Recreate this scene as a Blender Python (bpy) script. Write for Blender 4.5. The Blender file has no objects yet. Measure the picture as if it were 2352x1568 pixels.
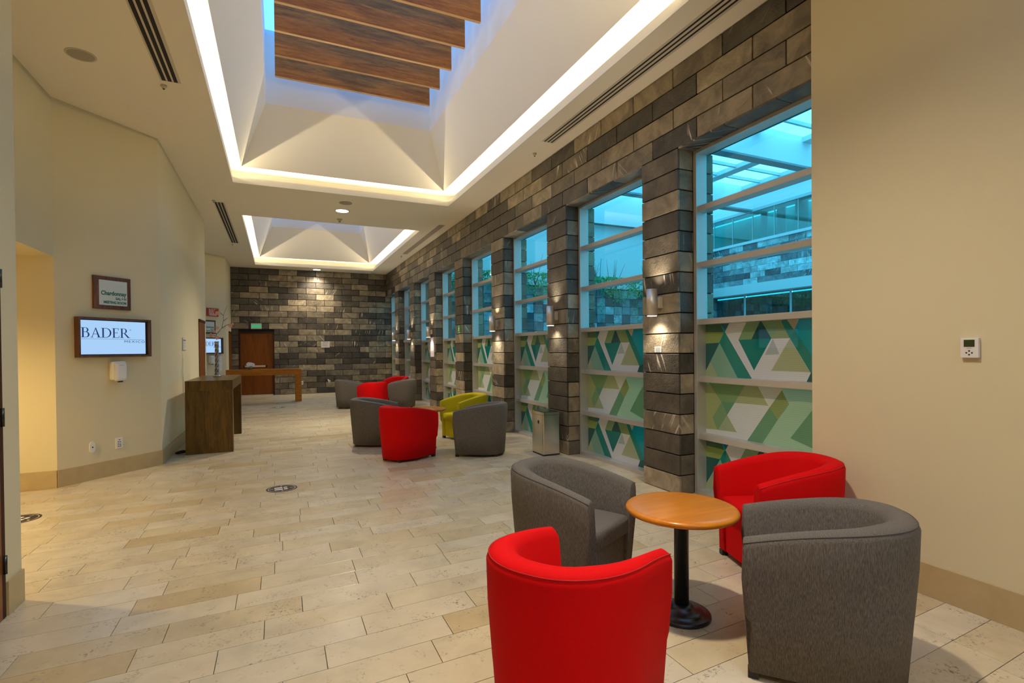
import bpy, bmesh, math, random
from mathutils import Matrix, Vector

random.seed(7)
PI = math.pi
S = bpy.context.scene
COL = S.collection
D = bpy.data

# ------------------------------------------------------------------ camera
ZC, XW, YF = 4.188, 3.554, 18.825          # ceiling height, stone window wall, far stone wall
EYE = Vector((0, 0, 1.442))
yaw, pitch, roll = (math.radians(a) for a in (24.42, -0.566, -0.5165))
fwd = Vector((math.sin(yaw) * math.cos(pitch), math.cos(yaw) * math.cos(pitch), math.sin(pitch)))
rgt = Vector((math.cos(yaw), -math.sin(yaw), 0))
upv = rgt.cross(fwd)
rgt, upv = rgt * math.cos(roll) + upv * math.sin(roll), -rgt * math.sin(roll) + upv * math.cos(roll)
cam = D.objects.new('camera', D.cameras.new('camera'))
COL.objects.link(cam)
cam.data.sensor_width = 36
cam.data.lens = 1180 / 2352 * 36
cam.data.shift_y = 30 / 2352
cam.data.clip_start = .02
cam.matrix_world = Matrix((( rgt.x, upv.x, -fwd.x, EYE.x), (rgt.y, upv.y, -fwd.y, EYE.y),
                           (rgt.z, upv.z, -fwd.z, EYE.z), (0, 0, 0, 1)))
S.camera = cam

# ------------------------------------------------------------------ colour management, sky, lights
S.view_settings.view_transform = 'Standard'
S.view_settings.look = 'None'
S.view_settings.exposure = -0.2
S.view_settings.gamma = 1
S.view_settings.use_curve_mapping = False
S.cycles.max_bounces = 10
S.cycles.diffuse_bounces = 6
S.cycles.sample_clamp_indirect = 6
S.cycles.use_denoising = True

W = D.worlds.new('sky'); S.world = W; W.use_nodes = True
_n = W.node_tree.nodes; _l = W.node_tree.links
_bg = _n['Background']
_bg.inputs['Color'].default_value = (.28, .60, 1.0, 1)
_bg.inputs['Strength'].default_value = 4.2

def light(name, kind, loc, power, color=(1, .84, .6), rot=(0, 0, 0), **kw):
    d = D.lights.new(name, kind); d.energy = power; d.color = color
    for k, v in kw.items(): setattr(d, k, v)
    o = D.objects.new(name, d); COL.objects.link(o); o.location = loc; o.rotation_euler = rot
    return o

COVE = (1, .80, .48)
CX0, CX1 = -.64, 2.985                     # coffer opening in X
COFFERS = [(-5.65, .80), (3.0, 9.45), (11.65, 18.10)]
for y0, y1 in COFFERS:                     # LED strips lying behind the lip of each coffer
    yc = (y0 + y1) / 2
    for x, ry in ((CX0 - .055, 1), (CX1 + .055, -1)):
        light('cove_light', 'AREA', (x, yc, 4.30), 54, COVE, (PI, ry * .45, 0), shape='RECTANGLE', size=.010, size_y=y1 - y0)
    for y, rx in ((y0 - .055, 1), (y1 + .055, -1)):
        light('cove_light', 'AREA', ((CX0 + CX1) / 2, y, 4.30), 30, COVE, (PI - rx * .45, 0, 0), shape='RECTANGLE', size=CX1 - CX0, size_y=.010)
DOWNLIGHTS = [(1.167, 10.558), (1.20, 18.476), (1.17, 1.9), (1.17, -3.0)]
for x, y in DOWNLIGHTS:
    light('downlight_lamp', 'SPOT', (x, y, ZC - .02), (600 if y < 5 else 900 if y < 15 else 480), (1, .87, .68), spot_size=math.radians(130), spot_blend=.9, shadow_soft_size=.1)
light('passage_lamp', 'SPOT', (-3.3, 5.2, 2.46), 480, (1, .74, .34), spot_size=math.radians(150), spot_blend=.6, shadow_soft_size=.08)

# ------------------------------------------------------------------ node materials
def mat(name):
    m = D.materials.new(name); m.use_nodes = True
    nt = m.node_tree; nt.nodes.clear()
    out = nt.nodes.new('ShaderNodeOutputMaterial')
    return m, nt, out
class N:
    def __init__(s, nt): s.nt = nt
    def __call__(s, t, **kw):
        n = s.nt.nodes.new('ShaderNode' + t)
        for k, v in kw.items():
            if k[0] == '_': setattr(n, k[1:], v)
        for k, v in kw.items():
            if k[0] != '_': s.put(n, k.replace('__', ' '), v)
        return n
    def put(s, n, k, v):
        i = n.inputs[int(k[1:])] if k[0] == 'i' and k[1:].isdigit() else n.inputs[k]
        if hasattr(v, 'is_output'): s.nt.links.new(v, i)
        elif isinstance(v, bpy.types.Node): s.nt.links.new(v.outputs[0], i)
        else:
            if isinstance(v, tuple) and len(v) == 3 and len(getattr(i, 'default_value', ())) == 4: v = v + (1,)
            i.default_value = v
    def math(s, op, a, b=0.0): return s('Math', _operation=op, i0=a, i1=b).outputs[0]
    def mix(s, f, a, b):
        n = s('MixRGB'); s.put(n, 'i0', f); s.put(n, 'i1', a); s.put(n, 'i2', b); return n.outputs[0]
    def ramp(s, f, stops, mode='LINEAR'):
        n = s('ValToRGB'); s.put(n, 'i0', f); r = n.color_ramp; r.interpolation = mode
        while len(r.elements) < len(stops): r.elements.new(.5)
        for e, (p, c) in zip(r.elements, stops): e.position = p; e.color = (c if len(c) == 4 else c + (1,))
        return n.outputs[0]
    def noise(s, vec, scale, detail=3, rough=.5, dist=0):
        n = s('TexNoise', Vector=vec, Scale=scale, Detail=detail, Roughness=rough, Distortion=dist); return n.outputs[0]
def g3(v): return (v, v, v)

def plain(name, color, rough=.5, metal=0, spec=.5, noise=0, nscale=8, bump=0, bscale=80, emit=None, estr=0, coat=0, sheen=0):
    m, nt, out = mat(name); n = N(nt)
    b = n('BsdfPrincipled', Base__Color=color, Roughness=rough, Metallic=metal)
    b.inputs['Specular IOR Level'].default_value = spec
    b.inputs['Coat Weight'].default_value = coat; b.inputs['Coat Roughness'].default_value = .08
    b.inputs['Sheen Weight'].default_value = sheen
    geo = n('NewGeometry')
    if noise:
        f = n.noise(geo.outputs['Position'], nscale, 4)
        c = n.mix(f, tuple(v * (1 - noise) for v in color), tuple(min(1, v * (1 + noise)) for v in color))
        n.put(b, 'Base Color', c)
    if bump:
        bp = n('Bump', Strength=bump, Distance=.004, Height=n.noise(geo.outputs['Position'], bscale, 3))
        n.put(b, 'Normal', bp)
    if emit: b.inputs['Emission Color'].default_value = emit + (1,); b.inputs['Emission Strength'].default_value = estr
    nt.links.new(b.outputs[0], out.inputs[0])
    return m

def objvec(n, amount=40):
    """world position shifted by a random amount for each piece, so no two pieces share their grain"""
    geo = n('NewGeometry'); oi = n('ObjectInfo')
    r = n.math('FRACT', n.math('ADD', oi.outputs['Random'], geo.outputs['Random Per Island']))
    sh = n('CombineXYZ', X=n.math('MULTIPLY', r, amount), Y=n.math('MULTIPLY', r, -amount * 1.7), Z=n.math('MULTIPLY', r, amount * .6))
    v = n('VectorMath', _operation='ADD', i0=geo.outputs['Position'], i1=sh.outputs[0])
    return v.outputs[0], r

def slate(name, tint=(1, 1, 1), veins=.30, gain=1.55):
    m, nt, out = mat(name); n = N(nt); v, r = objvec(n)
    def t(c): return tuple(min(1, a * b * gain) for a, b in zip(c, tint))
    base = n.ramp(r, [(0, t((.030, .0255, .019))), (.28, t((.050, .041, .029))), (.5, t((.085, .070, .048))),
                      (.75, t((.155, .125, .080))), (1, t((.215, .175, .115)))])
    mott = n.ramp(n.noise(v, 4.5, 6, .62, .6), [(.26, g3(.40)), (.5, g3(1.0)), (.76, g3(1.7))])
    c = n('MixRGB', _blend_type='MULTIPLY', i0=1.0, i1=base, i2=mott).outputs[0]
    r2 = n.math('FRACT', n.math('MULTIPLY', r, 17.31)); r3 = n.math('FRACT', n.math('MULTIPLY', r, 43.7))
    # pale mineral streaks, leaning, on some stones only
    sx = n('SeparateXYZ', i0=v); u = n.math('ADD', sx.outputs[0], sx.outputs[1]); w_ = sx.outputs[2]
    th = n.math('ADD', n.math('MULTIPLY', r3, 1.9), -.95); cs, sn = n.math('COSINE', th), n.math('SINE', th)
    a_ = n.math('ADD', n.math('MULTIPLY', u, cs), n.math('MULTIPLY', w_, sn)); b_ = n.math('SUBTRACT', n.math('MULTIPLY', w_, cs), n.math('MULTIPLY', u, sn))
    sq = n('CombineXYZ', X=n.math('MULTIPLY', a_, 26), Y=n.math('MULTIPLY', b_, 2.2), Z=0.0).outputs[0]
    line = n.ramp(n.noise(sq, 1.0, 2, .5, .2), [(.60, g3(0)), (.66, g3(.6)), (.76, g3(.9))])
    gate = n.math('MULTIPLY', n.math('GREATER_THAN', r2, 1 - veins), n.ramp(n.noise(v, 1.5, 2), [(.46, g3(0)), (.56, g3(1))]))
    c = n.mix(n.math('MULTIPLY', line, gate), c, t((.46, .41, .32)))
    hn = n.math('ADD', n.math('MULTIPLY', n.noise(v, 26, 5, .6, 1.0), .8), n.math('MULTIPLY', n.noise(v, 120, 2), .2))
    bp = n('Bump', Strength=.8, Distance=.014, Height=hn)
    b = n('BsdfPrincipled', Base__Color=c, Normal=bp, Roughness=.46)
    nt.links.new(b.outputs[0], out.inputs[0]); return m

def travertine():
    m, nt, out = mat('travertine'); n = N(nt); v, r = objvec(n)
    base = n.ramp(r, [(0, (.50, .40, .235)), (.2, (.555, .46, .295)), (.5, (.565, .475, .32)), (.8, (.58, .50, .355)), (.93, (.53, .425, .255)), (1, (.475, .36, .19))])
    st = n('VectorMath', _operation='MULTIPLY', i0=v, i1=(1, 1, 1)).outputs[0]
    cl = n.ramp(n.noise(st, 3.2, 5, .6, .5), [(.3, g3(.86)), (.7, g3(1.10))])
    c = n('MixRGB', _blend_type='MULTIPLY', i0=1.0, i1=base, i2=cl).outputs[0]
    # open pits, gathered in patches
    patch = n.ramp(n.noise(v, 5.5, 3, .6, .8), [(.50, g3(0)), (.70, g3(1))])
    pits = n.ramp(n.noise(v, 62, 3, .65, .6), [(.55, g3(0)), (.63, g3(1))])
    pm = n.math('MULTIPLY', patch, pits)
    fine = n.math('MULTIPLY', n.ramp(n.noise(v, 190, 2), [(.69, g3(0)), (.73, g3(1))]), .45)
    pm = n.math('MINIMUM', n.math('ADD', pm, n.math('MULTIPLY', fine, n.ramp(n.noise(v, 2.1, 2), [(.45, g3(0)), (.6, g3(1))]))), 1.0)
    c = n.mix(n.math('MULTIPLY', pm, .82), c, (.11, .08, .05))
    b = n('BsdfPrincipled', Base__Color=c, Roughness=.24)
    b.inputs['Specular IOR Level'].default_value = .5
    nt.links.new(b.outputs[0], out.inputs[0]); return m

def fabric(name, dark, lite, scale=1.0, streak=True, sheen=.25, rough=.85):
    m, nt, out = mat(name); n = N(nt)
    tc = n('TexCoord'); o = tc.outputs['Object']
    s1 = n('VectorMath', _operation='MULTIPLY', i0=o, i1=(520, 520, 38 if streak else 420)).outputs[0]
    f1 = n.noise(s1, scale, 2, .6)
    s2 = n('VectorMath', _operation='MULTIPLY', i0=o, i1=(900, 900, 900)).outputs[0]
    f2 = n.noise(s2, scale, 1)
    f = n.math('ADD', n.math('MULTIPLY', f1, .75), n.math('MULTIPLY', f2, .25))
    c = n.ramp(f, [(.36, dark), (.68, lite)])
    bp = n('Bump', Strength=.22, Distance=.002, Height=f2)
    b = n('BsdfPrincipled', Base__Color=c, Roughness=rough, Normal=bp)
    b.inputs['Specular IOR Level'].default_value = .12
    b.inputs['Sheen Weight'].default_value = sheen; b.inputs['Sheen Roughness'].default_value = .4
    b.inputs['Sheen Tint'].default_value = lite + (1,)
    nt.links.new(b.outputs[0], out.inputs[0]); return m

def wood(name, dark, lite, axis='X', scale=1.0, rough=.4, coat=0):
    m, nt, out = mat(name); n = N(nt); v, r = objvec(n, 12)
    st = {'X': (1.2, 14, 14), 'Y': (14, 1.2, 14), 'Z': (14, 14, 1.2)}[axis]
    q = n('VectorMath', _operation='MULTIPLY', i0=v, i1=st).outputs[0]
    f = n.noise(q, 1.3 * scale, 6, .62, .9)
    q2 = n('VectorMath', _operation='MULTIPLY', i0=v, i1=tuple(a * 5 for a in st)).outputs[0]
    f = n.math('ADD', n.math('MULTIPLY', f, .7), n.math('MULTIPLY', n.noise(q2, 2.0 * scale, 3), .3))
    c = n.ramp(f, [(.33, dark), (.52, tuple((a + b) / 2 for a, b in zip(dark, lite))), (.68, lite)])
    b = n('BsdfPrincipled', Base__Color=c, Roughness=rough)
    b.inputs['Specular IOR Level'].default_value = .3
    b.inputs['Coat Weight'].default_value = coat; b.inputs['Coat Roughness'].default_value = .12
    nt.links.new(b.outputs[0], out.inputs[0]); return m

def glass(name, tint, refl=.08):
    m, nt, out = mat(name); n = N(nt)
    tr = n('BsdfTransparent', Color=tint); gl = n('BsdfGlossy', Roughness=.0, Color=(1, 1, 1))
    bf = n('NewGeometry').outputs['Backfacing']
    ior = n.math('ADD', 1.45, n.math('MULTIPLY', bf, 1 / 1.45 - 1.45))
    fr = n('Fresnel', IOR=ior)
    mx = n('MixShader'); n.put(mx, 'i0', n.math('ADD', fr.outputs[0], refl - .04)); n.put(mx, 'i1', tr); n.put(mx, 'i2', gl)
    nt.links.new(mx.outputs[0], out.inputs[0]); return m

def film():
    """frosted print behind glass: colour per printed shape, fine horizontal lines, light comes through"""
    m, nt, out = mat('printed_film'); n = N(nt)
    a = n('Attribute', _attribute_name='ink').outputs['Color']
    geo = n('NewGeometry'); sp = n('SeparateXYZ', i0=geo.outputs['Position'])
    ln = n.math('SINE', n.math('MULTIPLY', sp.outputs['Z'], 2 * PI / .0165))
    k = n.ramp(ln, [(.0, g3(.90)), (.7, g3(1.0))])
    c = n('MixRGB', _blend_type='MULTIPLY', i0=1.0, i1=a, i2=k).outputs[0]
    df = n('BsdfDiffuse', Color=c); tl = n('BsdfTranslucent', Color=c); gl = n('BsdfGlossy', Roughness=.02)
    m1 = n('MixShader', i0=.28); n.put(m1, 'i1', df); n.put(m1, 'i2', tl)
    fr = n('Fresnel', IOR=1.5)
    m2 = n('MixShader'); n.put(m2, 'i0', fr.outputs[0]); n.put(m2, 'i1', m1); n.put(m2, 'i2', gl)
    nt.links.new(m2.outputs[0], out.inputs[0]); return m

def emitter(name, color, strength):
    m, nt, out = mat(name); n = N(nt)
    e = n('Emission', Color=color, Strength=strength); nt.links.new(e.outputs[0], out.inputs[0]); return m

M = dict(
    wall=plain('cream_paint', (.66, .58, .375), .75, spec=.25, noise=.03, nscale=1.5, bump=.08, bscale=220),
    ceil=plain('ceiling_paint', (.86, .79, .64), .85, spec=.2, bump=.05, bscale=220),
    coffer=plain('coffer_paint', (.82, .80, .75), .85, spec=.2),
    base=plain('beige_stone', (.46, .35, .18), .4, noise=.14, nscale=9, bump=.06),
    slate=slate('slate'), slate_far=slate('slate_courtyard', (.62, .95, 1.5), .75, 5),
    joint=plain('dark_joint', (.012, .010, .008), .9, noise=.1),
    tile=travertine(), grout=plain('floor_joint', (.16, .12, .075), .8, noise=.15),
    gray=fabric('gray_tweed', (.062, .056, .049), (.190, .170, .147)),
    red=fabric('red_fabric', (.50, .0, .001), (.66, .002, .003), streak=False, sheen=.0, rough=.8),
    yellow=fabric('yellow_fabric', (.40, .31, .004), (.58, .47, .015), streak=False, sheen=.1),
    gray_seam=plain('gray_piping', (.06, .056, .05), .85), red_seam=plain('red_piping', (.36, .003, .004), .8),
    yellow_seam=plain('yellow_piping', (.33, .26, .01), .7),
    foot=plain('dark_foot', (.012, .010, .009), .5),
    honey=wood('honey_wood', (.42, .130, .004), (.60, .215, .010), 'X', .5, .28, .2),
    blackmetal=plain('black_metal', (.010, .010, .011), .32, metal=.0, spec=.6, bump=.05, bscale=300),
    slat=wood('walnut_slat', (.20, .056, .004), (.60, .21, .022), 'X', 1.1, .55),
    slatedge=plain('cove_lit_slat_edge', (.62, .36, .14), .4, noise=.1),  # paler than the slats: cove light put into the colour
    walnut=wood('walnut', (.055, .022, .010), (.20, .075, .030), 'Z', 1.2, .35),
    console=wood('dark_oak', (.030, .015, .002), (.150, .080, .012), 'Z', 1.3, .36, .08),
    teak=wood('teak', (.20, .060, .002), (.46, .170, .012), 'X', 1.1, .38),
    doorwood=wood('red_door_wood', (.13, .030, .0015), (.25, .068, .003), 'Z', .6, .35),
    doorframe=plain('door_frame_paint', (.055, .022, .012), .8, spec=.15, noise=.2),
    alu=plain('window_aluminium', (.60, .58, .54), .38, metal=.55, noise=.04),
    steel=plain('brushed_steel', (.70, .64, .55), .42, metal=.75, noise=.05, nscale=30),
    bin=plain('bin_steel', (.62, .58, .52), .22, metal=1, noise=.04, nscale=14),
    darksteel=plain('dark_steel', (.05, .055, .05), .25, metal=.8),
    chrome=plain('chrome', (.75, .75, .76), .12, metal=1),
    black=plain('matt_black', (.008, .008, .008), .6),
    white=plain('white_plastic', (.74, .71, .66), .4, noise=.02),
    paper=plain('paper', (.78, .74, .66), .7, noise=.02), grayprint=plain('gray_print', (.22, .21, .2), .7),
    green_print=plain('green_ink', (.006, .13, .075), .6), signface=plain('sign_face', (.58, .63, .60), .45, noise=.02),
    blue_print=emitter('screen_ink', (.020, .045, .16), 1.0),
    screen=emitter('lit_screen', (.42, .67, 1.0), 1.08),
    signred=plain('sign_red', (.36, .035, .012), .5), signwhite=plain('sign_white', (.85, .80, .70), .5),
    exitgreen=emitter('exit_letters', (.01, .62, .26), .9), exitpanel=plain('exit_panel', (.55, .62, .47), .4),
    safegreen=plain('sign_green', (.01, .21, .08), .5),
    lamp=emitter('lamp_lens', (1, .93, .82), 14.0), led=emitter('sconce_lens', (1, .93, .85), 9.0),
    notice=plain('notice_paper', (.50, .43, .45), .7),
    vent=plain('vent_metal', (.60, .54, .42), .5), ventdark=plain('vent_slot', (.012, .008, .008), .7),
    grille=plain('speaker_grille', (.42, .37, .27), .7, bump=.6, bscale=500), detector=plain('detector_plastic', (.50, .45, .34), .5),
    sticker=plain('sticker_vinyl', (.040, .028, .020), .6, spec=.25), stickerwhite=plain('sticker_print', (.78, .74, .70), .4),
    glass=glass('tinted_glass', (.56, .97, .95), .04), film=film(),
    whitewall=plain('courtyard_white', (.86, .88, .88), .7, noise=.03),
    beam=plain('courtyard_beam', (.26, .34, .36), .6), bar=plain('glazing_bar', (.55, .66, .67), .5),
    skyglass=glass('skylight_dimming_glass', (.55, .70, .86), .0), teal=glass('teal_glass', (.30, .70, .68), .15), curtain=plain('curtain', (.62, .80, .76), .8, noise=.3, nscale=6),
    gallery=plain('gallery_interior', (.25, .78, .70), .7, noise=.35, nscale=.8), void=plain('dim_interior', (.05, .075, .075), .8), courtfloor=plain('courtyard_floor', (.35, .36, .35), .7, noise=.1),
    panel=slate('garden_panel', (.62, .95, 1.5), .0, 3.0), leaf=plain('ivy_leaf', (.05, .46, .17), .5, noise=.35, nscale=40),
    stem=plain('bare_twig', (.045, .030, .018), .7), petal=plain('petal_pink', (.62, .33, .25), .6, noise=.3, nscale=90),
    petalw=plain('petal_white', (.82, .76, .74), .6), bowl=plain('glass_bowl', (.16, .17, .12), .12, spec=.8),
    vaseglass=plain('twisted_glass', (.30, .28, .28), .1, metal=.75),
)

# ------------------------------------------------------------------ mesh helpers
class MB:
    """collects shapes; build() links them as ONE mesh object"""
    def __init__(s): s.v = []; s.f = []; s.sm = []
    def add(s, vs, fs, smooth=False):
        k = len(s.v); s.v += [tuple(p) for p in vs]
        s.f += [tuple(i + k for i in f) for f in fs]; s.sm += [smooth] * len(fs); return s
    def box(s, x0, x1, y0, y1, z0, z1):
        return s.add([(x0, y0, z0), (x1, y0, z0), (x1, y1, z0), (x0, y1, z0), (x0, y0, z1), (x1, y0, z1), (x1, y1, z1), (x0, y1, z1)],
                     [(0, 3, 2, 1), (4, 5, 6, 7), (0, 1, 5, 4), (1, 2, 6, 5), (2, 3, 7, 6), (3, 0, 4, 7)])
    def bbox(s, x0, x1, y0, y1, z0, z1, b=.004):
        """box with chamfered edges"""
        bm = bmesh.new()
        bmesh.ops.create_cube(bm, size=1)
        for v in bm.verts: v.co = Vector(((x0 + x1) / 2 + v.co.x * (x1 - x0), (y0 + y1) / 2 + v.co.y * (y1 - y0), (z0 + z1) / 2 + v.co.z * (z1 - z0)))
        bmesh.ops.bevel(bm, geom=list(bm.edges), offset=b, segments=2, affect='EDGES', profile=.6)
        return s.bm(bm)
    def bm(s, bm, smooth=False):
        bm.verts.index_update()
        s.add([v.co[:] for v in bm.verts], [[v.index for v in f.verts] for f in bm.faces], smooth); bm.free(); return s
    def prism(s, poly, z0, z1, axis='Z'):
        """poly: counter-clockwise 2-D outline"""
        n = len(poly)
        def P(a, b, c): return {'Z': (a, b, c), 'Y': (a, c, b), 'X': (c, a, b)}[axis]
        vs = [P(a, b, z0) for a, b in poly] + [P(a, b, z1) for a, b in poly]
        return s.add(vs, [tuple(range(n))[::-1], tuple(range(n, 2 * n))] + [(i, (i + 1) % n, n + (i + 1) % n, n + i) for i in range(n)])
    def lathe(s, prof, c=(0, 0, 0), n=40, smooth=True):
        """prof: (radius, z) from bottom to top"""
        vs = []; fs = []
        for r, z in prof:
            vs += [(c[0] + r * math.cos(2 * PI * i / n), c[1] + r * math.sin(2 * PI * i / n), c[2] + z) for i in range(n)]
        for j in range(len(prof) - 1):
            fs += [(j * n + i, j * n + (i + 1) % n, (j + 1) * n + (i + 1) % n, (j + 1) * n + i) for i in range(n)]
        s.add(vs, fs, smooth)
        k = len(s.v) - len(vs)
        s.f += [tuple(k + i for i in range(n))[::-1], tuple(k + (len(prof) - 1) * n + i for i in range(n))]; s.sm += [False, False]
        return s
    def tube(s, pts, r, n=8, smooth=True):
        pts = [Vector(p) for p in pts]; rs = r if isinstance(r, (list, tuple)) else [r] * len(pts)
        vs = []; fs = []
        for i, p in enumerate(pts):
            t = (pts[min(i + 1, len(pts) - 1)] - pts[max(i - 1, 0)]).normalized()
            a = t.orthogonal().normalized() if i == 0 else (a - t * a.dot(t)).normalized()
            b = t.cross(a)
            vs += [p + (a * math.cos(2 * PI * k / n) + b * math.sin(2 * PI * k / n)) * rs[i] for k in range(n)]
        for i in range(len(pts) - 1):
            fs += [(i * n + k, i * n + (k + 1) % n, (i + 1) * n + (k + 1) % n, (i + 1) * n + k) for k in range(n)]
        fs += [tuple(range(n))[::-1], tuple((len(pts) - 1) * n + k for k in range(n))]
        return s.add(vs, fs, smooth)
    def mesh(s, name, m):
        me = D.meshes.new(name); me.from_pydata(s.v, [], s.f); me.polygons.foreach_set('use_smooth', s.sm)
        me.materials.append(m); me.update(); return me
    def build(s, name, m, parent=None, loc=None):
        return put(name, s.mesh(name, m), parent, loc)

def put(name, me, parent=None, loc=None):
    o = D.objects.new(name, me); COL.objects.link(o)
    if parent: o.parent = parent
    if loc is not None: o.location = loc
    return o
def thing(name, label, cat, loc=(0, 0, 0), rz=0, group=None):
    o = D.objects.new(name, None); COL.objects.link(o); o.location = loc; o.rotation_euler = (0, 0, rz); o.empty_display_size = .1
    return tag(o, label, cat, group)
def tag(o, label, cat, group=None):
    o['label'] = label; o['category'] = cat
    if group: o['group'] = group
    return o
def struct(o, label=None):
    o['kind'] = 'structure'
    if label: o['label'] = label
    return o
def setting(name, label=None, loc=(0, 0, 0), rz=0):
    o = D.objects.new(name, None); COL.objects.link(o); o.location = loc; o.rotation_euler = (0, 0, rz); return struct(o, label)
def copy_tree(o, parent=None):
    c = o.copy(); COL.objects.link(c)
    if parent: c.parent = parent
    for ch in list(o.children): copy_tree(ch, c)
    return c
def sharp_smooth(o, deg=40):
    me = o.data; bm = bmesh.new(); bm.from_mesh(me)
    for f in bm.faces: f.smooth = True
    for e in bm.edges: e.smooth = len(e.link_faces) == 2 and e.calc_face_angle(0) < math.radians(deg)
    bm.to_mesh(me); bm.free(); return o
def text_mesh(mb, txt, size, x, z, y, depth=.0008, align='LEFT', bold=0.0, sx=1.0, spacing=1.0):
    """writing as a thin slab in the local XZ plane, facing -Y"""
    cu = D.curves.new('writing', 'FONT'); cu.body = txt; cu.size = size; cu.align_x = align; cu.offset = bold; cu.space_character = spacing
    cu.resolution_u = 3
    ob = D.objects.new('writing', cu); me = D.meshes.new_from_object(ob)
    vs = [(x + v.co.x * sx, y, z + v.co.y) for v in me.vertices]
    mb.add(vs, [tuple(p.vertices) for p in me.polygons])
    D.objects.remove(ob); D.meshes.remove(me); D.curves.remove(cu); return mb
_cache = {}
def brick_mesh(lx, ly, lz, m, c=.003):
    """a stone with chamfered edges, centred"""
    k = (round(lx, 3), round(ly, 3), round(lz, 3), m.name)
    if k not in _cache:
        bm = bmesh.new(); bmesh.ops.create_cube(bm, size=1)
        for v in bm.verts: v.co = Vector((v.co.x * lx, v.co.y * ly, v.co.z * lz))
        bmesh.ops.bevel(bm, geom=list(bm.edges), offset=c, segments=1, affect='EDGES')
        _cache[k] = MB().bm(bm).mesh('brick', m)
    return _cache[k]
def stone(parent, x0, x1, y0, y1, z0, z1, m, name='brick'):
    o = put(name, brick_mesh(x1 - x0, y1 - y0, z1 - z0, m), parent, ((x0 + x1) / 2, (y0 + y1) / 2, (z0 + z1) / 2)); return o

# ------------------------------------------------------------------ floor
floor = struct(MB().box(-5.2, 4.05, -6.2, 19.2, -.12, -.012).build('floor', M['grout']), 'cream travertine plank floor')
SL, RP, TL = .05, .2022, .605                 # slope of the rows, row pitch, plank length
tiles = []
for i in range(-20, 88):
    c0 = 2.251 + RP * i
    off = {0: .673, 1: .186, 2: .391, 3: -.086, 4: .105, 5: .435, 6: -.768, 8: .328}.get(i, random.uniform(0, TL))
    xs = []; x = off
    while x > -5.3: xs.append(x); x -= random.choice((.56, .605, .605, .65, .675))
    xs = xs[::-1]; x = off
    while x < 3.8:
        x += random.choice((.56, .605, .605, .65, .675)); xs.append(x)
    for a, b in zip(xs[:-1], xs[1:]): tiles.append((a, b, c0, c0 + RP))
def tile_vs(a, b, c, d, g=.0016):
    return [(a + g, c + SL * a + g), (b - g, c + SL * b + g), (b - g, d + SL * b - g), (a + g, d + SL * a - g)]
def seen(t):
    x, y = (t[0] + t[1]) / 2, t[2] + SL * t[0]
    v = Vector((x, y, 0)) - EYE; z = v.dot(fwd)
    return z > .6 and abs(v.dot(rgt) / z) < 1.25 and v.dot(upv) / z > -.85
tiles = [t for t in tiles if t[3] > -5.5 and t[2] < 18.9]
near = sorted([t for t in tiles if seen(t)], key=lambda t: math.hypot((t[0] + t[1]) / 2, t[2]))[:298]
nearset = set(near); rest = MB()
for t in tiles:
    p = tile_vs(*t)
    if t in nearset:
        cx, cy = sum(q[0] for q in p) / 4, sum(q[1] for q in p) / 4
        k = ('tile', round(t[1] - t[0], 3))
        if k not in _cache:
            bm = bmesh.new(); q = [(a - cx, b - cy) for a, b in p]; c = .0007
            vs = [(a, b, -.012) for a, b in q] + [(a, b, -c) for a, b in q] + [(a - math.copysign(c, a), b - math.copysign(c, b), 0) for a, b in q]
            fs = [(8, 9, 10, 11)] + [(i + 4 * j, (i + 1) % 4 + 4 * j, (i + 1) % 4 + 4 * j + 4, i + 4 * j + 4) for j in (0, 1) for i in range(4)]
            bm.free(); _cache[k] = MB().add(vs, fs).mesh('tile', M['tile'])
        put('tile', _cache[k], floor, (cx, cy, 0))
    else:
        rest.add([(a, b, -.012) for a, b in p] + [(a, b, 0) for a, b in p], [(4, 5, 6, 7)] + [(i, (i + 1) % 4, (i + 1) % 4 + 4, i + 4) for i in range(4)])
far = rest.build('paving', M['tile'], floor); far['kind'] = 'stuff'

# ------------------------------------------------------------------ cream walls on the left, right and behind
A1, B1 = (-2.185, 7.05), (-1.386, 7.90)
A2, B2 = (-2.148, 16.10), (-1.385, 16.95)
wl = MB()
wl.prism([(-5, -6.2), (-1.385, -6.2), (-1.385, 3.917), (-2.185, 3.917), (-5, 3.917)], 0, ZC)
wl.prism([(-5, 7.05), A1, B1, (-1.385, 12.45), (-2.2, 12.45), (-2.2, 16.1), A2, B2, (-1.385, YF), (-5, YF)], 0, ZC)
wl.box(-5, -2.185, 3.917, 7.05, 2.48, ZC)
wl.box(-5.2, -5, -6.2, 19, 0, ZC)
struct(wl.build('wall_left', M['wall']), 'cream stepped wall with angled meeting-room fronts')
XR, YR = 3.40, 2.406
struct(MB().box(XR, 4.05, -6.2, YR, 0, ZC).build('wall_right', M['wall']), 'blank cream wall beside the seating')
struct(MB().box(-5, 4.05, -6.4, -6.2, 0, ZC).build('wall_front', M['wall']))
def skirting(name, pts, label):
    """stone strips along a run of floor points, room on the right-hand side"""
    r = setting(name, label)
    for (xa, ya), (xb, yb) in zip(pts[:-1], pts[1:]):
        L = math.hypot(xb - xa, yb - ya); k = max(1, round(L / 1.25)); ang = math.atan2(yb - ya, xb - xa)
        for i in range(k):
            a, b = L * i / k + .001, L * (i + 1) / k - .001
            o = MB().bbox(a, b, -.014, .0, 0, .187, .0015).build('stone_strip', M['base'], r, (xa, ya, 0)); o.rotation_euler = (0, 0, ang)
    return r
skirting('baseboard_left', [(-1.385, -2.0), (-1.385, 2.6)], 'beige stone skirting')
skirting('baseboard_left_2', [(-1.385, 3.72), (-1.385, 3.917)], 'beige stone skirting of the near pier')
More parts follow.
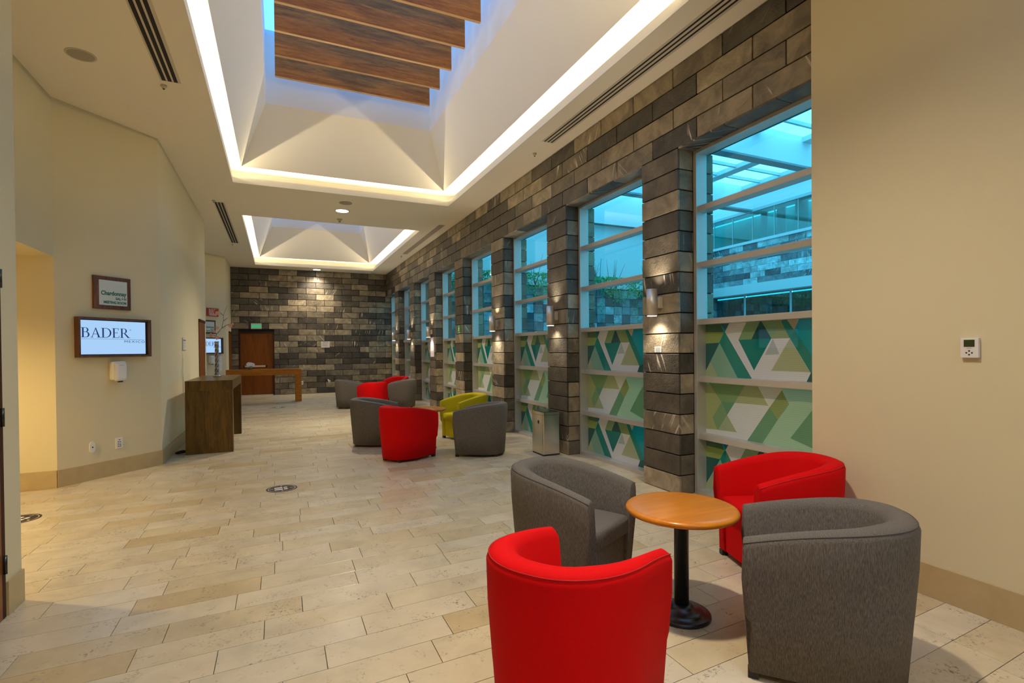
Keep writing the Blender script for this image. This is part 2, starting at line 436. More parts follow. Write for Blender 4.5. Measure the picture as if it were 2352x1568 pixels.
skirting('baseboard_left_3', [(-5.0, 7.05), A1, B1, (-1.385, 11.36)], 'beige stone skirting under the first meeting-room screen')
skirting('baseboard_left_4', [(-2.2, 12.46), (-2.2, 16.05), A2, B2, (-1.385, 17.8)], 'beige stone skirting under the second meeting-room screen')
skirting('baseboard_right', [(XR, YR - .01), (XR, .80), (XR, -1.5), (XR, -6)], 'beige stone skirting of the blank cream wall')

# ------------------------------------------------------------------ ceiling with coffers
ce = MB(); xs = (-5.2, CX0 - .003, CX1 + .003, 4.05)
ys = [-6.4] + [v for c in COFFERS for v in (c[0] - .003, c[1] + .003)] + [19.2]
for i in range(len(ys) - 1):
    if i % 2 == 0: ce.box(xs[0], xs[3], ys[i], ys[i + 1], ZC, ZC + .02)
    else:
        ce.box(xs[0], xs[1], ys[i], ys[i + 1], ZC, ZC + .02); ce.box(xs[2], xs[3], ys[i], ys[i + 1], ZC, ZC + .02)
ceiling = struct(ce.build('ceiling', M['ceil']), 'smooth painted ceiling with two lit skylight coffers')
def ring(mb, a, b):
    """quads between two rectangles given as (x0,x1,y0,y1,z)"""
    def q(r): return [(r[0], r[2], r[4]), (r[1], r[2], r[4]), (r[1], r[3], r[4]), (r[0], r[3], r[4])]
    mb.add(q(a) + q(b), [(i, (i + 1) % 4, (i + 1) % 4 + 4, i + 4) for i in range(4)])
LT, FB, SB, ST = 4.285, 4.42, 5.31, 6.45       # lip top, frustum foot, shaft foot, shaft top
for ci, (y0, y1) in enumerate(COFFERS):
    R0 = (CX0, CX1, y0, y1)
    def rc(d, z): return (R0[0] + d, R0[1] - d, R0[2] + d, R0[3] - d, z)
    # lip face, ledge, trough back and lid, sloping sides, shaft
    mb = MB()
    prof = [rc(-.004, ZC - .0005), rc(0, ZC - .0005), rc(0, LT), rc(-.012, LT), rc(-.012, LT - .012), rc(-.30, LT - .012), rc(-.30, FB + .03), rc(.13, FB + .03)]
    for a, b in zip(prof[:-1], prof[1:]): ring(mb, a, b)
    co = mb.build('coffer', M['coffer'], ceiling)
    for x in (CX0 - .055, CX1 + .055): MB().box(x - .012, x + .012, y0, y1, LT - .012, 4.294).build('led_strip', M['white'], co)
    for y in (y0 - .055, y1 + .055): MB().box(CX0, CX1, y - .012, y + .012, LT - .012, 4.294).build('led_strip', M['white'], co)
    mb = MB(); sh = (-.137, 2.478, y0 + .57, y1 - .57)
    ring(mb, rc(.125, FB), rc(.13, FB)); ring(mb, rc(.125, FB), rc(.125, FB + .03))
    ring(mb, rc(.13, FB), sh + (SB,)); ring(mb, sh + (SB,), sh + (ST,))
    ring(mb, sh + (ST,), (sh[0] - .08, sh[1] + .08, sh[2] - .08, sh[3] + .08, ST))
    sf = mb.build('skylight_shaft', M['coffer'], co)
    MB().box(sh[0] - .05, sh[1] + .05, sh[2] - .05, sh[3] + .05, ST - .06, ST - .04).build('skylight_dimming_glass', M['skyglass'], co)  # unseen pane, added and tinted to dim the daylight in the shaft
    if ci:
        n = 10
        for k in range(n):
            yk = y0 + (8.47 - 3.0) - .60 * k
            if yk < sh[2] + .1: break
            MB().bbox(0.0, 2.36, yk - .02, yk + .02, 5.553, 5.97, .004).build('slat', M['slat'], co)
            MB().box(0.0, 2.36, yk - .019, yk + .019, 5.548, 5.5535).build('lit_slat_edge', M['slatedge'], co)  # pale strip paints the cove glow on the slat's lower edge
# ------------------------------------------------------------------ far stone wall
PX = .5825
DX0, DX1, DZ = -1.175, -.137, 2.10             # door opening in the far wall
back = struct(MB().prism([(-1.6, 0), (DX0, 0), (DX0, DZ), (DX1, DZ), (DX1, 0), (4.05, 0), (4.05, ZC), (-1.6, ZC)], YF + .022, YF + .2, 'Y').build('wall_back', M['joint']), 'far wall of stacked slate blocks')
def zrow(j): return max(0.0, .188 + .2 * (j - 1))
for j in range(0, 21):
    z0, z1 = zrow(j), min(.188 + .2 * j, ZC)
    off = (1.189 if j % 2 == 0 else .874) - 5 * PX
    k = 0
    while True:
        a, b = off + PX * k, off + PX * (k + 1); k += 1
        if a > XW + (.2 if z0 < 3.3 else 0): break
        a, b = max(a, -1.385), min(b, XW + (.19 if z0 < 3.3 else 0))
        spans = [(a, b)]
        if z0 < DZ - .05:
            spans = [s for s in ((a, min(b, DX0)), (max(a, DX1), b)) if s[1] - s[0] > .03]
        for s0, s1 in spans:
            if s1 - s0 < .03: continue
            pr = random.uniform(-.002, .002)
            zt = min(z1, DZ + 9)
            stone(back, s0 + .008, s1 - .008, YF + pr, YF + .03, z0 + .008, zt - .008, M['slate'])

# ------------------------------------------------------------------ stone window wall: lintel band and pillars
LZ = 3.388
PY = .6175
band = struct(MB().box(XW + .022, 4.0, YR, 19.0, LZ + .004, ZC).build('wall_window', M['joint']), 'slate band over the tall windows')
for j in range(4):
    z0, z1 = LZ + .2 * j, min(LZ + .2 * (j + 1), ZC)
    off = 3.642 if j % 2 == 0 else 3.336
    for k in range(-3, 26):
        a, b = max(off + PY * k, YR), min(off + PY * (k + 1), YF)
        if b - a < .03: continue
        pr = random.uniform(-.002, .002)
        stone(band, XW + pr, XW + .03, a + .0055, b - .0055, z0 + .0055, z1 - .0055, M['slate'])
PIL = [(3.892 + 2.14 * k, 4.432 + 2.14 * k) for k in range(7)]
wins = [(2.292, 3.892)] + [(PIL[k][1], PIL[k][0] + 2.14) for k in range(7)]
wins[7] = (PIL[6][1], YF)
for wi, (a, b) in enumerate(wins):             # underside of the lintel
    y = a
    while y < b - .05:
        e = min(y + .515, b)
        stone(band, XW + .004, XW + .19, y + .003, e - .003, LZ - .012, LZ + .012, M['slate'], 'soffit_stone'); y = e
pillars = []
for k, (a, b) in enumerate(PIL):
    p = struct(MB().box(XW + .02, 4.0, a + .02, b - .02, 0, LZ).build('stone_pillar', M['joint']),
               '%s slate pillar from the blank cream wall' % ('first', 'second', 'third', 'fourth', 'fifth', 'sixth', 'seventh')[k])
    pillars.append(p)
    for j in range(17):
        z0, z1 = zrow(j), .188 + .2 * j
        pr = random.uniform(-.002, .002)
        stone(p, XW + pr, XW + .026, a + pr, b, z0 + .0055, z1 - .0055, M['slate'])
        stone(p, XW + .0265, XW + .192, a + random.uniform(-.001, .003), a + .026, z0 + .0055, z1 - .0055, M['slate'], 'reveal_stone')
        if k < 4: stone(p, XW + .322, XW + .46, a + .002, a + .026, z0 + .0055, z1 - .0055, M['slate'], 'outer_stone')

# ------------------------------------------------------------------ windows
C = dict(dg=(.10, .22, .10), lime=(.38, .52, .15), dt=(.03, .15, .13), bg=(.04, .19, .21), lg=(.31, .56, .40), pale=(.50, .60, .36),
         teal=(.03, .30, .24), w=(.90, .90, .90), g=(.28, .47, .23), db=(.02, .12, .13), bt=(.008, .26, .23), ol=(.36, .46, .18),
         pg=(.52, .60, .35), gb=(.52, .64, .62), be=(.62, .58, .44), mid=(.46, .53, .27), yl=(.50, .55, .25), g2=(.19, .42, .24), po=(.53, .59, .33))
PANEL_A = ('bt', [
 ('dg', [(0, 1), (.118, 1), (.146, .844), (0, .855)]), ('lime', [(0, .855), (.148, .843), (.108, .645), (0, .636)]), ('dt', [(0, .636), (.108, .641), (0, .107)]),
 ('bg', [(.118, 1), (.187, 1), (.16, .86)]), ('lg', [(.113, .636), (0, .107), (0, 0), (.248, 0)]), ('pale', [(.04, .291), (.096, 0), (0, 0), (0, .107)]),
 ('teal', [(.153, .843), (.113, .636), (.248, 0), (.349, 0)]),
 ('w', [(.187, 1), (.312, 1), (.256, .695), (.364, .146), (.478, .698), (.591, .698), (.709, .141), (.686, 0), (.349, 0), (.155, .846)]),
 ('g', [(.312, 1), (.412, 1), (.348, .693), (.256, .69)]), ('db', [(.405, 1), (.42, 1), (.478, .702), (.348, .698)]), ('bt', [(.256, .69), (.478, .70), (.364, .146)]),
 ('g', [(.416, 1), (.548, 1), (.478, .702)]), ('ol', [(.54, .975), (.478, .702), (.591, .698)]), ('pg', [(.591, .692), (.477, .153), (.705, .155)]),
 ('gb', [(.488, .695), (.529, .435), (.437, .42)]), ('teal', [(.542, 1), (.575, 1), (.74, .30), (.74, .10), (.709, .141), (.591, .698)]),
 ('be', [(.575, 1), (.645, 1), (.617, .825)]), ('dt', [(.709, .141), (.686, 0), (.76, 0), (.80, .25)]),
 ('lg', [(.86, .62), (.76, 0), (.97, 0)]), ('ol', [(.86, .62), (.93, 1), (1, 1), (1, .2)]), ('w', [(.80, 1), (.87, 1), (.80, .68)])])
PANEL_B = ('mid', [
 ('g', [(.018, 1), (.305, 1), (.225, .646), (.122, .642)]), ('yl', [(0, .96), (.039, .939), (.122, .637), (.053, .318), (.099, .059), (0, .078)]),
 ('g2', [(.122, .642), (.225, .646), (.169, .404)]), ('g', [(.122, .625), (.169, .404), (.099, .059), (.053, .318)]),
 ('po', [(.305, 1), (.385, 1), (.457, .66), (.226, .647)]), ('w', [(.226, .647), (.457, .66), (.385, 1), (.558, 1), (.316, 0), (0, 0), (0, .078), (.099, .101), (.169, .404)]),
 ('pale', [(.169, .404), (.24, .11), (.099, .096)]), ('g2', [(.464, .631), (.516, .443), (.418, 0), (.316, 0)]),
 ('ol', [(.542, .943), (.585, .724), (.516, .443), (.464, .631)]), ('g2', [(.719, .682), (.80, .95), (.80, 0), (.592, .171)]),
 ('w', [(.86, 1), (1, 1), (1, .7), (.93, .45)]), ('yl', [(.86, .55), (.95, 0), (.78, 0)])])
GX = 3.865
def film_mesh(spec, z0, z1, w, flip):
    bg, polys = spec; vs = []; fs = []; cols = []
    polys = [(bg, [(0, 0), (1, 0), (1, 1), (0, 1)])] + polys
    for k, (c, pl) in enumerate(polys):
        s = len(vs)
        if sum(p[0] * q[1] - q[0] * p[1] for p, q in zip(pl, pl[1:] + pl[:1])) < 0: pl = pl[::-1]
        for u, v in pl:
            u *= 1.029
            vs.append((GX - .0022 - .00012 * k, w - min(max(u, 0), 1) * w, z0 + v * (z1 - z0)))
        fs.append(tuple(range(s, len(vs)))); cols.append(C[c])
    me = D.meshes.new('printed_film'); me.from_pydata(vs, [], fs); me.materials.append(M['film'])
    at = me.attributes.new('ink', 'FLOAT_COLOR', 'FACE')
    for i, c in enumerate(cols): at.data[i].color = c + (1,)
    return me
TR = [.598, 1.161, 1.724, 2.283, 2.833]
ZS = [.045] + TR + [3.40]
JW = .042
win_proto = {}
NTH = ('first', 'second', 'third', 'fourth', 'fifth', 'sixth', 'seventh', 'eighth')
def make_window(i, a, b):
    w = b - a
    r = setting('window_%d' % (i + 1), '%s tall window from the blank cream wall, clear above and printed film below' % NTH[i], (0, a, 0))
    key = round(w, 3)
    if key not in win_proto:
        P = {}
        P['jamb'] = [MB().bbox(3.747, GX + .02, s0, s1, 0, 3.388, .003).mesh('jamb', M['alu']) for s0, s1 in ((0.001, JW), (w - JW, w - .001))]
        P['head'] = MB().bbox(3.747, GX + .02, JW, w - JW, 3.345, 3.388, .003).mesh('head', M['alu'])
        P['sill'] = MB().bbox(3.747, GX + .02, JW, w - JW, 0, .045, .003).mesh('sill', M['alu'])
        P['transom'] = [MB().bbox(3.765, GX + .02, JW, w - JW, z - .055, z, .003).mesh('transom', M['alu']) for z in TR]
        P['pane'] = [MB().box(GX, GX + .006, JW - .005, w - JW + .005, z0, z1 - .05).mesh('pane', M['glass']) for z0, z1 in zip(ZS[:-1], ZS[1:])]
        P['film'] = []
        for q in range(3):
            me = film_mesh(PANEL_B if q == 1 else PANEL_A, ZS[q], ZS[q + 1] - .055, w - 2 * JW, False)
            P['film'].append(me)
        win_proto[key] = P
    P = win_proto[key]
    for me in P['jamb']: put('jamb', me, r)
    put('head', P['head'], r); put('sill', P['sill'], r)
    for me in P['transom']: put('transom', me, r)
    for q, me in enumerate(P['pane']):
        o = put('pane', me, r)
        if q < 3: put('printed_film', P['film'][q], o, (0, JW, 0))
    if i == 6:                                  # this bay is a glazed door: wide stiles below a deep overhead bar
        for s0, s1 in ((JW, JW + .09), (w - JW - .09, w - JW)): MB().bbox(3.752, GX + .015, s0, s1, .0, 1.72, .003).build('door_stile', M['alu'], r)
        MB().bbox(3.70, 3.76, .1, w - .05, 1.70, 1.78, .004).build('overhead_closer', M['alu'], r)
    return r
for i, (a, b) in enumerate(wins): make_window(i, a, b)

# ------------------------------------------------------------------ tub chairs
CW, CD, HB, HA, TB, SBX = .599, .684, .717, .613, .086, .885
def tub_chair(mname):
    """origin on the floor under the middle, opening towards local +Y; returns the meshes of its parts"""
    yf, yb = CD / 2, -CD / 2; yo = CD * .05
    st = [(-CW / 2, yf + (yo - yf) * i / 8) for i in range(8)]
    ex = 2 / 2.3
    for i in range(45):
        t = PI + PI * i / 44; c, s_ = math.cos(t), math.sin(t)
        st.append((CW / 2 * math.copysign(abs(c) ** ex, c), yo - (yo - yb) * abs(s_) ** ex))
    st += [(CW / 2, yo + (yf - yo) * i / 8) for i in range(1, 9)]
    n = len(st)
    def normal(i):
        a, b = st[max(i - 1, 0)], st[min(i + 1, n - 1)]
        d = Vector((b[0] - a[0], b[1] - a[1])).normalized(); return Vector((-d.y, d.x))     # inwards
    def rim(y): t = (yf - y) / CD; return HA + (HB - HA) * (1 - (1 - t) ** 1.8)
    def base(p):
        return Vector((p.x * SBX, yo + (p.y - yo) * SBX if p.y < yo else p.y))
    vs = []; m = 12
    for i, (x, y) in enumerate(st):
        p = Vector((x, y)); nn = normal(i); zr = rim(y); t = TB + .042 * max(0, min(1, (yo + .12 - y) / (yo - yb)))
        bp = base(p); prof = []
        end = i in (0, n - 1)
        for f, bulge, fy in ((0, 0, -.022), (.40, -.003, -.020), (.44, -.004, 0), (.75, -.006, .006)):
            q = bp.lerp(p, f) + nn * bulge
            if end: q.y += fy
            prof.append((q.x, q.y, .034 + f * (zr - .03 - .034)))
        for d, dz in ((0, -.040), (.009, -.016), (.030, -.003), (t * .52, .002), (t - .024, -.010), (t - .004, -.040)):
            q = p + nn * d; prof.append((q.x, q.y, zr + dz))
        qi = bp.lerp(p, .55) + nn * (t + .004); prof.append((qi.x, qi.y, .30))
        qb = bp + nn * (t - .005)
        if end: qb.y -= .022
        prof.append((qb.x, qb.y, .034))
        vs += prof
    fs = [(i * m + j, i * m + j + 1, (i + 1) * m + j + 1, (i + 1) * m + j) for i in range(n - 1) for j in range(m - 1)]
    fs += [(i * m + m - 1, i * m, (i + 1) * m, (i + 1) * m + m - 1) for i in range(n - 1)]
    fs += [tuple(range(m))[::-1], tuple((n - 1) * m + j for j in range(m))]
    bm = bmesh.new(); bv = [bm.verts.new(v) for v in vs]
    for f in fs: bm.faces.new([bv[i] for i in f])
    bmesh.ops.recalc_face_normals(bm, faces=bm.faces)
    # soft roll round the front of each arm
    ends = [e for e in bm.edges if any(len(f.verts) > 4 for f in e.link_faces)]
    bmesh.ops.bevel(bm, geom=ends, offset=.010, segments=3, affect='EDGES', profile=.5)
    shell = MB().bm(bm, True).mesh('tub_shell', M[mname])
    pipe = MB().tube([Vector(vs[i * m + 5]) + Vector((0, 0, .0003)) for i in range(0, n)], .0022, 6).mesh('piping', M[mname + '_seam'])
    # seat cushion and front panel fill the inside
    def inner(z, back, front, ins):
        f = (z - .034) / (HB - .06); out = []
        for i in range(0, n, 2):
            p = Vector(st[i]); q = base(p).lerp(p, f) + normal(i) * (TB + ins + .042 * max(0, min(1, (yo + .12 - p.y) / (yo - yb))))
            out.append((q.x, min(q.y, front)))
        return out
    def fill(z0, z1, front, ins, bev):
        lo, hi = inner(z0, 0, front, ins), inner(z1, 0, front, ins); k = len(lo)
        bm = bmesh.new(); a = [bm.verts.new((x, y, z0)) for x, y in lo]; b = [bm.verts.new((x, y, z1)) for x, y in hi]
        bm.faces.new(a[::-1]); top = bm.faces.new(b)
        for i in range(k): bm.faces.new((a[i], a[(i + 1) % k], b[(i + 1) % k], b[i]))
        bmesh.ops.recalc_face_normals(bm, faces=bm.faces)
        if bev:
            bmesh.ops.bevel(bm, geom=list(top.edges), offset=bev, segments=4, affect='EDGES', profile=.5)
        return bm
    seat = MB().bm(fill(.315, .425, yf - .004, .003, .034), True).mesh('seat_cushion', M[mname])
    front = MB().bm(fill(.040, .312, yf - .030, .002, 0), False).mesh('front_panel', M[mname])
    feet = [MB().bbox(sx * fx - .022, sx * fx + .022, y - .022, y + .022, 0, .036, .003).mesh('foot', M['foot']) for sx in (-1, 1) for fx, y in ((.232, yf - .04), (.14, yb * SBX + .085))]
    return shell, pipe, seat, front, feet
PROTO = {k: tub_chair(k) for k in ('gray', 'red', 'yellow')}
def chair(kind, x, y, rz, label):
    t = thing({'gray': 'tub_chair', 'red': 'tub_chair', 'yellow': 'tub_chair'}[kind], label, 'chair', (x, y, 0), rz, 'fabric tub chairs round the low tables')
    shell, pipe, seat, front, feet = PROTO[kind]
    sh = sharp = put('tub_shell', shell, t); put('piping', pipe, sh); put('seat_cushion', seat, t); put('front_panel', front, t)
    for f in feet: put('foot', f, t)
    return t
chair('red', 1.009, 1.699, -.985, 'red tub chair seen from behind, closest to the camera, cut by the picture edge')
chair('gray', 2.254, 1.536, .725, 'gray tub chair beside the blank cream wall, largest of the gray ones')
chair('gray', 1.616, 2.786, -2.674, 'gray tub chair with its open front facing the honey wood table')
chair('red', 3.02, 2.329, 1.229, 'red tub chair in the corner between window wall and blank cream wall')
chair('gray', 1.313, 8.073, -1.922, 'gray tub chair at the middle table, on its side away from the windows')
chair('red', 1.522, 6.852, -1.032, 'red tub chair with its back to us at the middle table')
chair('yellow', 2.816, 8.014, 1.836, 'mustard yellow tub chair, the only yellow one')
chair('gray', 2.566, 6.649, .95, 'charcoal tub chair near the steel bin, in front of the yellow chair')
chair('gray', 1.611, 13.59, -1.719, 'gray tub chair in the farthest group, on its left edge')
chair('red', 2.024, 12.347, .157, 'red tub chair with its back to us in the farthest group')
chair('gray', 2.857, 13.007, 1.272, 'gray tub chair in the farthest group, on the window side')
chair('red', 3.00, 14.351, 2.439, 'red tub chair at the back of the farthest group, only its top showing')

# ------------------------------------------------------------------ low round pedestal tables
def table_parts():
    top = MB().lathe([(.270, .556), (.286, .559), (.2925, .567), (.2935, .575), (.289, .584), (.276, .5895), (.262, .591), (.255, .5915), (.0005, .5915)], n=72).mesh('tabletop', M['honey'])
    pole = MB().lathe([(.038, .055), (.038, .535), (.075, .537), (.075, .557)], n=28).mesh('pole', M['blackmetal'])
    base = MB().lathe([(.150, 0), (.152, .006), (.150, .016), (.142, .021), (.118, .024), (.116, .030), (.100, .037), (.066, .047), (.064, .054), (.052, .062), (.040, .065)], n=56).mesh('base', M['blackmetal'])
    return top, pole, base
TP = table_parts()
for x, y, rz, lab in ((1.968, 2.144, .4, 'round honey wood pedestal table in the nearest seating group'),
                      (1.96, 7.40, 1.1, 'round wood table in the middle seating group, half hidden by a red chair'),
                      (2.22, 13.40, 2.0, 'round wood table in the farthest seating group')):
    t = thing('pedestal_table', lab, 'table', (x, y, 0), rz, 'low round pedestal tables')
    for nm, me in zip(('tabletop', 'pole', 'base'), TP): put(nm, me, t)

# ------------------------------------------------------------------ steel bin
t = thing('waste_bin', 'brushed steel waste bin with dark flap lid beside second slate pillar', 'bin', (3.36, 6.287, 0))
def rrect(hx, hy, r, n=5):
    out = []
    for cx, cy, a0 in ((hx - r, hy - r, 0), (-hx + r, hy - r, PI / 2), (-hx + r, -hy + r, PI), (hx - r, -hy + r, 1.5 * PI)):
        out += [(cx + r * math.cos(a0 + PI / 2 * i / n), cy + r * math.sin(a0 + PI / 2 * i / n)) for i in range(n + 1)]
    return out
MB().prism(rrect(.133, .171, .022), .02, .548).build('body', M['bin'], t)
MB().prism(rrect(.130, .168, .022), 0, .02).build('plinth', M['black'], t)
rim = MB().prism(rrect(.136, .174, .024), .551, .588).build('rim', M['bin'], t)
MB().prism(rrect(.112, .148, .012), .586, .593).build('flap', M['darksteel'], t)
MB().bbox(-.1345, -.132, -.055, -.015, .425, .470, .0008).build('sensor', M['black'], t)

# ------------------------------------------------------------------ wooden waterfall console and table
t = thing('console_table', 'dark oak waterfall console against the left wall', 'table', (-.91, 9.395, 0))
MB().bbox(-.295, .295, -.955, .955, .895, 1.037, .003).build('tabletop', M['console'], t)
for s_ in (-1, 1):
    MB().bbox(-.295, .295, s_ * .89 - .065, s_ * .89 + .065, 0, .895, .003).build('leg', M['console'], t)
t = thing('side_table', 'orange teak waterfall table in front of the far door', 'table', (-.37, 16.27, 0))
MB().bbox(-.96, .96, -.20, .20, .778, .942, .003).build('tabletop', M['teak'], t)
for s_ in (-1, 1): MB().bbox(s_ * .8775 - .0825, s_ * .8775 + .0825, -.20, .20, 0, .778, .003).build('leg', M['teak'], t)

# twisted glass vase with an orchid spray
t = thing('vase', 'tall twisted glass vase standing on the dark oak console', 'vase', (-.93, 9.74, 1.037))
for s_ in (0, 1, 2, 3):
    pts = []; n = 40
    for i in range(n):
        f = i / (n - 1); r = .013 + .016 * (1 - f) ** 2 + .010 * f * f; a = s_ * PI / 2 + f * 11
        pts.append((r * math.cos(a), r * math.sin(a), .02 + f * .56))
    MB().tube(pts, .0115, 7).build('twist', M['vaseglass'], t)
MB().lathe([(.062, 0), (.066, .008), (.060, .018), (.036, .030), (.028, .05)], n=28).build('foot', M['vaseglass'], t)
o = thing('orchid_spray', 'bare branching twig with pink orchid flowers in the twisted vase', 'flowers', (-.93, 9.74, 1.645))
br = [[(0, 0, .525), (-.004, .005, .55), (-.006, .005, .58), (.0, .0, .62), (.075, .02, .72), (.10, .02, .84), (.10, .02, .93), (.13, .03, 1.02), (.155, .03, 1.10)],
      [(.075, .02, .72), (.15, .0, .77), (.22, -.02, .80), (.27, -.02, .80)], [(.10, .02, .84), (.15, .02, .88), (.165, .02, .89)],
      [(.0, .0, .62), (-.05, -.01, .67), (-.07, -.02, .70)], [(-.006, .005, .58), (-.06, -.01, .61), (-.10, -.02, .59)], [(.10, .02, .93), (.05, .0, .98), (.035, .0, 1.04)]]
for b in br: MB().tube([(x, y, z - .525) for x, y, z in b], [.005 - .003 * i / (len(b) - 1) for i in range(len(b))], 6).build('twig', M['stem'], o)
def flower(parent, c, r, m):
    mb = MB()
    tilt = random.uniform(-.6, .6)
    for k in range(5):
        a = 2 * PI * k / 5 + random.random(); ca, sa = math.cos(a), math.sin(a)
        pts = [(0, 0), (.35, .42), (.8, .40), (1, 0), (.8, -.40), (.35, -.42)]
        vs = [(c[0] + r * (u * ca - v * sa), c[1] - r * .35 * u * (1 - u) * 3 + r * tilt * u * .3, c[2] + r * (u * sa + v * ca)) for u, v in pts]
        vs2 = [(x, y + .0015, z) for x, y, z in vs]
        mb.add(vs + vs2, [(0, 1, 2, 3, 4, 5), (11, 10, 9, 8, 7, 6)] + [(i, i + 6, (i + 1) % 6 + 6, (i + 1) % 6) for i in range(6)])
    return mb.build('flower', m, parent)
for c, r in (((.02, -.01, .96), .042), ((.20, -.02, .76), .036), ((.235, -.02, .79), .024), ((-.075, -.01, .60), .04), ((.015, -.045, .56), .034), ((.012, -.03, .72), .03), ((-.03, -.02, .66), .025)):
    flower(o, (c[0], c[1], c[2] - .525), r, M['petal'])
# flower bowl on the teak table
t = thing('flower_bowl', 'small round glass bowl of white flowers on the teak table', 'flowers', (-.745, 16.27, .942))
MB().lathe([(.03, 0), (.055, .015), (.07, .045), (.066, .075), (.055, .092)], n=24).build('bowl', M['bowl'], t)
for k in range(26):
    a = random.uniform(0, 2 * PI); e = random.uniform(.05, 1.4); r = .082
    flower(t, (r * math.cos(a) * math.cos(e) * 1.15, r * math.sin(a) * math.cos(e), .105 + r * .75 * math.sin(e)), random.uniform(.032, .052), M['petalw'])
# cable under the console
tag(MB().tube([(-1.345, 8.62, .012), (-1.30, 8.56, .035), (-1.25, 8.53, .05), (-1.22, 8.60, .03), (-1.27, 8.66, .012), (-1.33, 8.60, .014)], .016, 8).build('power_cable', M['black']),
    'coiled black cable on the floor behind the dark oak console', 'cable')

# ------------------------------------------------------------------ signs, screens and fittings on the angled walls
SERIF = {}
def serif_word(mb, word, x, z, h, y):
    """wide roman capitals with hairline serifs, drawn as outlines (height 1, thick stem .155)"""
    def quad(a, b, c, d): mb.add([(x + p[0] * h, y, z + p[1] * h) for p in (a, b, c, d)], [(0, 1, 2, 3)])
    def rect(a, b, c, d): quad((a, c), (b, c), (b, d), (a, d))
    def bowl(x0, z0, z1, w, tk, th):
        n = 18; c = (z0 + z1) / 2; ro = (z1 - z0) / 2; P = []; Q = []
        for i in range(n + 1):
            t = -PI / 2 + PI * i / n; P.append((x0 + w * math.cos(t), c + ro * math.sin(t))); Q.append((x0 + (w - tk) * math.cos(t), c + (ro - th) * math.sin(t)))
        for i in range(n): quad(P[i], P[i + 1], Q[i + 1], Q[i])
    T, h_, sf = .155, .045, .09
    for ch in word:
        o = 0
        if ch in 'BDER':
            rect(.10, .10 + T, 0, 1); rect(.0, .10 + T, 0, h_); rect(.0, .10 + T, 1 - h_, 1)
        if ch == 'B':
            rect(.2, .45, 1 - h_, 1); rect(.2, .45, .53, .53 + h_); rect(.2, .5, 0, h_)
            bowl(.42, .53, 1, .27, T * .9, h_); bowl(.46, 0, .575, .32, T, h_); w = .86
        elif ch == 'D':
            rect(.2, .45, 1 - h_, 1); rect(.2, .45, 0, h_); bowl(.42, 0, 1, .56, T, h_); w = 1.06
        elif ch == 'E':
            rect(.1, .66, 1 - h_, 1); rect(.1, .70, 0, h_); rect(.2, .52, .50, .50 + h_)
            quad((.60, .80), (.66, .80), (.66, 1), (.62, 1)); quad((.63, 0), (.68, 0), (.73, .22), (.69, .22)); rect(.49, .52, .42, .64); w = .80
        elif ch == 'R':
            rect(.2, .45, 1 - h_, 1); rect(.2, .45, .48, .48 + h_); bowl(.42, .48, 1, .28, T * .95, h_)
            quad((.38, .48), (.54, .48), (.98, 0), (.78, 0)); rect(.76, 1.05, 0, h_); rect(.0, .36, 0, h_); w = 1.04
        elif ch == 'A':
            quad((.10, 0), (.16, 0), (.53, 1), (.47, 1)); quad((.72, 0), (.90, 0), (.53, 1), (.44, 1)); rect(.24, .72, .33, .33 + h_)
            rect(.0, .27, 0, h_); rect(.60, 1.02, 0, h_); w = 1.02
        x += w * h
    return x
